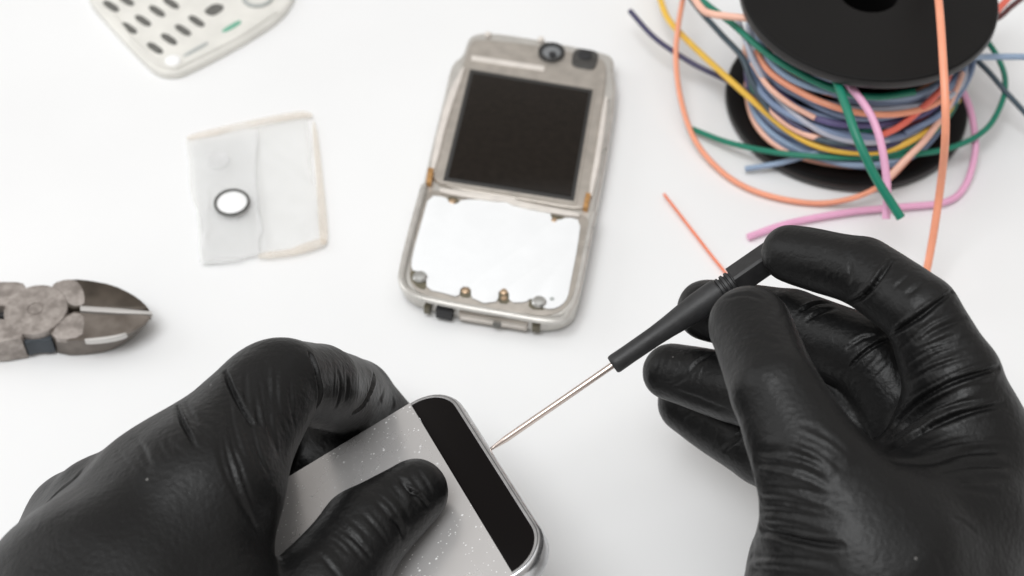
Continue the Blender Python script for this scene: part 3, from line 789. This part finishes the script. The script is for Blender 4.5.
def hand(name, label, palm, digits, creases, kpalm, vox=0.72, sub=True, joints=()):
    allp = [q for J in palm for q in J] + [q for J, k in digits for q in J]
    lo = np.min([np.array(p) - r for p, r in allp], 0) - 4; hi = np.max([np.array(p) + r for p, r in allp], 0) + 4
    fld = Field(lo, hi, vox)
    base = None
    for J in palm:
        c = fld.chain(J, 2.0); base = c if base is None else smin(base, c, kpalm)
    tot = base
    for J, k in digits:
        f = fld.chain(J, 0.8); f = smin(base, f, k) if k > 0 else f
        tot = smin(tot, f, 0.7)
    V, F = surface_nets(tot, fld.lo, vox); V = laplace(V, F, 7)
    if sub: V, F = subdivide(V, F)
    N = normals(V, F)
    bvh = BVHTree.FromPolygons([tuple(v) for v in V], [tuple(f) for f in F])
    disp = 0.30 * vnoise(V * 0.085, 21) + 0.12 * vnoise(V * 0.21, 22)
    for c in creases:
        pts, dp, wd = c[:3]; side = len(c) > 3
        if dp >= 0.9: disp += crease(V, N, bvh, pts, dp * 0.95, wd * 0.46, 0.4, side, 0.4)
        else: disp += crease(V, N, bvh, pts, dp * 0.9, wd * 0.68, 0.28, side)
    V = V + N * disp[:, None]
    V = laplace(V, F, 1, 0.3)
    V[:, 2] = np.maximum(V[:, 2], 0.4)
    o = mesh_obj(name, V, F, M['glove'])
    return tag(o, label, 'hand', 'black gloved hands')

def at_depth(p): return FW @ (np.asarray(p) - CAM)
def J(*q):
    """joints as (pixel x, pixel y, height mm, radius in pixels at that depth)"""
    return [(at(x, y, z), r * at_depth(at(x, y, z)) / FPX) for x, y, z, r in q]
def JP(*q):
    """the same, with the height given above the smartphone's glass"""
    return [(on_phone(x, y, h), r * at_depth(on_phone(x, y, h)) / FPX) for x, y, h, r in q]

def fan(a, b, n, depth, width, seed, trim=0.25, bend=0.0):
    """n uneven folds running between two lines a and b drawn over the rubber"""
    r = random.Random(seed); a = catmull([(x, y, 0) for x, y in a], 12); b = catmull([(x, y, 0) for x, y in b], 12); out = []
    for i in range(n):
        t = (i + 0.5 + r.uniform(-0.38, 0.38)) / n
        p = a[int(t * (len(a) - 1))][:2]; q = b[int(min(1, max(0, t + r.uniform(-0.03, 0.03))) * (len(b) - 1))][:2]
        s0 = r.uniform(0, trim); s1 = 1 - r.uniform(0, trim); d = q - p; nn = np.array([-d[1], d[0]]) * (bend + r.uniform(-0.05, 0.05))
        pts = [tuple(p + d * k + nn * math.sin(k * math.pi)) for k in np.linspace(s0, s1, 5)]
        out.append((pts, depth * r.uniform(0.35, 1.0), width * r.uniform(0.7, 1.25)))
    return out

# right hand, thumb side up, holding the screwdriver
right_palm = [
    J((965, 455, 62, 58), (950, 520, 60, 76), (905, 640, 50, 116)),                 # index metacarpal to wrist
    J((866, 562, 64, 92), (842, 660, 50, 88)),                                      # thumb base and heel
    J((824, 566, 54, 66), (834, 680, 48, 78)),
    J((950, 575, 46, 74), (940, 700, 44, 84)),                                      # wrist
    J((885, 520, 60, 62), (960, 470, 58, 56)),                                      # web
    J((972, 500, 44, 62), (940, 620, 38, 90)),
    J((965, 520, 30, 60), (920, 640, 34, 90)),
]
right_digits = [
    (J((750, 326, 77, 41), (776, 392, 81, 46), (815, 470, 77, 59), (866, 562, 66, 88)), 9.0),                   # thumb
    (J((789, 253, 72, 28.5), (862, 271, 77, 35), (922, 313, 80, 38.5), (953, 378, 74, 48), (965, 455, 62, 58)), 7.0),  # index
    (J((707, 310, 50, 31), (790, 325, 55, 36), (872, 358, 59, 42), (955, 470, 48, 56)), 5.0),                   # middle
    (J((672, 372, 38, 30), (735, 388, 42, 35), (850, 425, 46, 42), (950, 500, 36, 54)), 5.0),                   # ring
    (J((688, 404, 24, 31), (765, 450, 26, 37), (850, 490, 30, 40), (945, 540, 28, 50)), 5.0),                   # little
]
RC = [
    # index finger
    ([(846, 306), (858, 300), (870, 290), (880, 276), (893, 260)], 1.25, 0.9), ([(890, 336), (905, 326), (922, 314), (940, 301), (958, 288)], 1.25, 0.9),
    ([(905, 296), (915, 288), (925, 280)], 0.5, 0.8), ([(893, 290), (903, 280), (910, 274)], 0.35, 0.7), ([(845, 250), (850, 270), (848, 285)], 0.25, 0.9),
    ([(915, 345), (935, 330), (955, 322), (968, 318)], 0.45, 1.0), ([(905, 380), (930, 358), (955, 348), (975, 342)], 0.6, 1.0), ([(925, 350), (945, 340), (960, 336)], 0.4, 0.8),
    ([(880, 445), (905, 412), (940, 388), (985, 372), (1000, 368)], 1.2, 1.1), ([(885, 452), (920, 432), (960, 415), (1005, 404)], 1.2, 1.2),
    ([(888, 440), (910, 420), (935, 404), (965, 394)], 0.7, 1.0), ([(940, 385), (965, 376), (990, 366)], 0.5, 0.8), ([(930, 402), (962, 388), (996, 380)], 0.5, 0.8),
    ([(890, 462), (930, 462), (970, 452), (1010, 450)], 0.8, 1.2), ([(940, 472), (975, 466), (1010, 466)], 0.6, 1.0), ([(945, 480), (980, 480), (1010, 478)], 0.5, 1.0), ([(950, 488), (980, 491), (1000, 494)], 0.4, 0.9),
    # middle finger
    ([(850, 368), (858, 358), (870, 348), (882, 342), (895, 338)], 1.0, 0.8), ([(800, 312), (815, 304), (832, 302)], 0.9, 0.8), ([(806, 322), (820, 312), (836, 308)], 0.7, 0.7), ([(845, 350), (862, 338), (878, 334)], 0.6, 0.7),
    # thumb
    ([(722, 300), (745, 294), (765, 300)], 0.25, 0.8), ([(730, 345), (755, 338), (780, 345)], 0.18, 1.2),
    ([(756, 528), (785, 537), (815, 543), (845, 546)], 0.95, 1.3),
    # faint scratches on the back
    ([(950, 518), (965, 524), (978, 536)], 0.25, 0.7), ([(932, 548), (940, 560), (946, 575)], 0.2, 0.7),
    # ring and little finger
    ([(655, 381), (672, 384), (690, 373)], 0.4, 0.9), ([(690, 372), (700, 360), (715, 352)], 0.5, 0.8), ([(668, 388), (700, 400), (735, 414)], 0.4, 1.0), ([(722, 452), (735, 440), (745, 432)], 0.7, 0.8),
]
for k_ in range(11):                                   # compression folds over the ball of the thumb
    r_ = random.Random(40 + k_); t_ = k_ / 10
    y_ = 452 + 118 * t_ + r_.uniform(-2.5, 2.5); x_ = 752 + 8 * (1 - t_) - 2; l_ = r_.uniform(70, 118); dr = 30 - 22 * t_ + r_.uniform(-4, 4)
    RC.append(([(x_, y_), (x_ + l_ * .3, y_ + dr * .12), (x_ + l_ * .65, y_ + dr * .45), (x_ + l_, y_ + dr)], r_.uniform(0.42, 0.85), r_.uniform(1.0, 1.45), 1))
for k_ in range(5):
    r_ = random.Random(60 + k_); x_, y_ = 800 + k_ * -4 + r_.uniform(-3, 3), 424 + k_ * 9 + r_.uniform(-2, 2)
    RC.append(([(x_, y_), (x_ + 18, y_ + 7), (x_ + 36, y_ + 18), (x_ + 50, y_ + 32)], r_.uniform(0.25, 0.5), r_.uniform(0.9, 1.2)))
RC += fan([(900, 340), (896, 372), (884, 430), (884, 452)], [(958, 298), (986, 340), (1000, 372), (1010, 408)], 19, 0.47, 0.61, 8, 0.35, -0.06)
RC += fan([(905, 458), (925, 466), (940, 482)], [(1012, 436), (1016, 462), (1006, 498)], 11, 0.36, 0.68, 9, 0.35, -0.05)
RC += fan([(800, 292), (850, 306)], [(795, 232), (858, 238)], 7, 0.10, 0.61, 12, 0.4)
RC += fan([(760, 330), (800, 340)], [(782, 292), (838, 300)], 5, 0.17, 0.61, 14, 0.3)
RC += fan([(846, 385), (862, 392)], [(880, 345), (895, 360)], 5, 0.17, 0.61, 15, 0.3)
RC += fan([(655, 385), (700, 402)], [(665, 346), (716, 346)], 7, 0.17, 0.61, 16, 0.3)
RC += fan([(672, 425), (742, 470)], [(690, 408), (746, 425)], 7, 0.17, 0.61, 17, 0.35)
hand('gloved_hand', 'hand in a black nitrile glove gripping the screwdriver', right_palm, right_digits, RC, 12.0)

# left hand, holding the smartphone
def on_phone(x, y, h):
    """point above the phone's glass, on the line of sight of a pixel"""
    d = at(x, y, 0) - CAM; n = PN
    t = ((PA + PN * h - CAM) @ n) / (d @ n); return CAM + d * t
left_palm = [
    J((205, 490, 64, 60), (130, 585, 62, 82), (70, 730, 58, 108)),                 # index metacarpal
    J((153, 493, 56, 41), (92, 586, 54, 74), (40, 720, 52, 98)),                  # middle
    J((107, 505, 46, 43), (66, 598, 46, 64), (20, 700, 48, 78)),                  # ring
    J((72, 524, 36, 40), (38, 606, 38, 48), (0, 730, 42, 78)),                    # little
    J((200, 508, 60, 57), (190, 596, 54, 56), (100, 720, 54, 100)),                  # web
    J((250, 393, 62, 33), (154, 492, 56, 40)),
    J((100, 630, 54, 100), (200, 650, 52, 84)),
]
left_digits = [
    (JP((415, 493, 7.2, 34), (366, 532, 9.8, 46), (322, 592, 11, 54), (250, 680, 12, 66)), 3.0),                 # thumb
    (JP((396, 424, -15, 25), (355, 399, -3, 40)) + J((318, 386, 50, 42), (283, 380, 62, 42), (205, 490, 64, 60)), 8.0),            # index
    (JP((400, 490, -17, 30), (340, 474, -17, 38), (275, 440, -11, 42)) + J((153, 493, 56, 41)), 6.0),            # middle
    (JP((400, 530, -17, 30), (320, 520, -17, 36), (220, 480, -14, 42)) + J((107, 505, 46, 43)), 6.0),            # ring
    (JP((380, 580, -19, 30), (300, 570, -18, 34), (190, 520, -16, 38)) + J((72, 524, 36, 40)), 6.0),             # little
]
LC = [
    ([(309, 352), (315, 366), (318, 380), (319, 394), (316, 408)], 1.4, 0.9), ([(374, 374), (372, 386), (368, 396), (362, 406), (352, 414)], 1.3, 0.9),
    ([(336, 370), (340, 384), (338, 400), (333, 410)], 0.4, 0.8), ([(345, 372), (348, 386), (345, 402)], 0.35, 0.8), ([(384, 388), (380, 400), (372, 412)], 0.4, 0.8), ([(392, 396), (394, 404), (390, 410)], 0.3, 0.7),
    ([(224, 370), (228, 380), (233, 391), (240, 404), (254, 426)], 1.3, 1.0), ([(176, 404), (179, 414), (186, 428), (196, 448)], 1.0, 0.9), ([(184, 400), (190, 412), (200, 424)], 0.5, 0.9),
    ([(130, 436), (142, 448), (150, 470)], 0.4, 1.1), ([(44, 505), (58, 492), (72, 480), (84, 466)], 0.6, 1.0),
    # thumb
    ([(400, 482), (410, 490), (420, 496), (428, 506)], 0.9, 0.8),
    ([(390, 518), (400, 526), (404, 540)], 0.7, 0.9), ([(396, 476), (404, 482), (410, 486)], 0.4, 0.8),
]
LC += fan([(214, 392), (232, 372), (262, 352), (290, 346)], [(258, 545), (264, 500), (280, 462), (300, 432)], 22, 0.42, 0.71, 21, 0.4, 0.06)
LC += fan([(328, 352), (352, 360), (392, 388)], [(322, 420), (345, 424), (388, 418)], 14, 0.16, 0.5, 22, 0.3, -0.04)
LC += fan([(300, 545), (330, 515), (372, 480), (420, 462)], [(340, 590), (378, 560), (408, 530), (440, 492)], 18, 0.42, 0.71, 23, 0.35, -0.05)
LC += fan([(110, 442), (200, 395)], [(150, 500), (240, 440)], 9, 0.24, 0.75, 24, 0.4, 0.05)
LC += fan([(290, 450), (330, 430)], [(300, 470), (345, 445)], 5, 0.14, 0.61, 25, 0.3)
hand('gloved_hand', 'hand in a black nitrile glove holding the smartphone', left_palm, left_digits, LC, 13.0)

# ------------------------------------------------------------------ light: big soft windows and a pale room
w = bpy.data.worlds.new('World'); scene.world = w; w.use_nodes = True
bg = w.node_tree.nodes['Background']; bg.inputs['Color'].default_value = (1.0, 0.955, 0.91, 1); bg.inputs['Strength'].default_value = 0.46
def area(name, loc, target, sx, sy, power, col=(1, 1, 1)):
    l = bpy.data.lights.new(name, 'AREA'); l.shape = 'RECTANGLE'; l.size = sx; l.size_y = sy; l.energy = power; l.color = col
    o = bpy.data.objects.new(name, l); COL.objects.link(o); o.location = loc
    o.rotation_euler = (Vector(target) - Vector(loc)).to_track_quat('-Z', 'Y').to_euler(); return o
area('ceiling_light', (-0.1, -0.1, 2.0), (-0.1, -0.1, 0), 2.8, 2.3, 13.5, (0.955, 0.985, 1.0))
area('lamp_light', (-0.32, -0.42, 1.5), (0, -0.05, 0), 0.75, 0.75, 12.9, (0.975, 0.99, 1.0))
area('window_light', (-1.6, 0.4, 0.9), (0, 0, 0), 1.0, 1.0, 6, (0.96, 0.985, 1.0))

scene.view_settings.view_transform = 'Standard'; scene.view_settings.look = 'None'
scene.view_settings.exposure = 0.0; scene.view_settings.gamma = 1.0
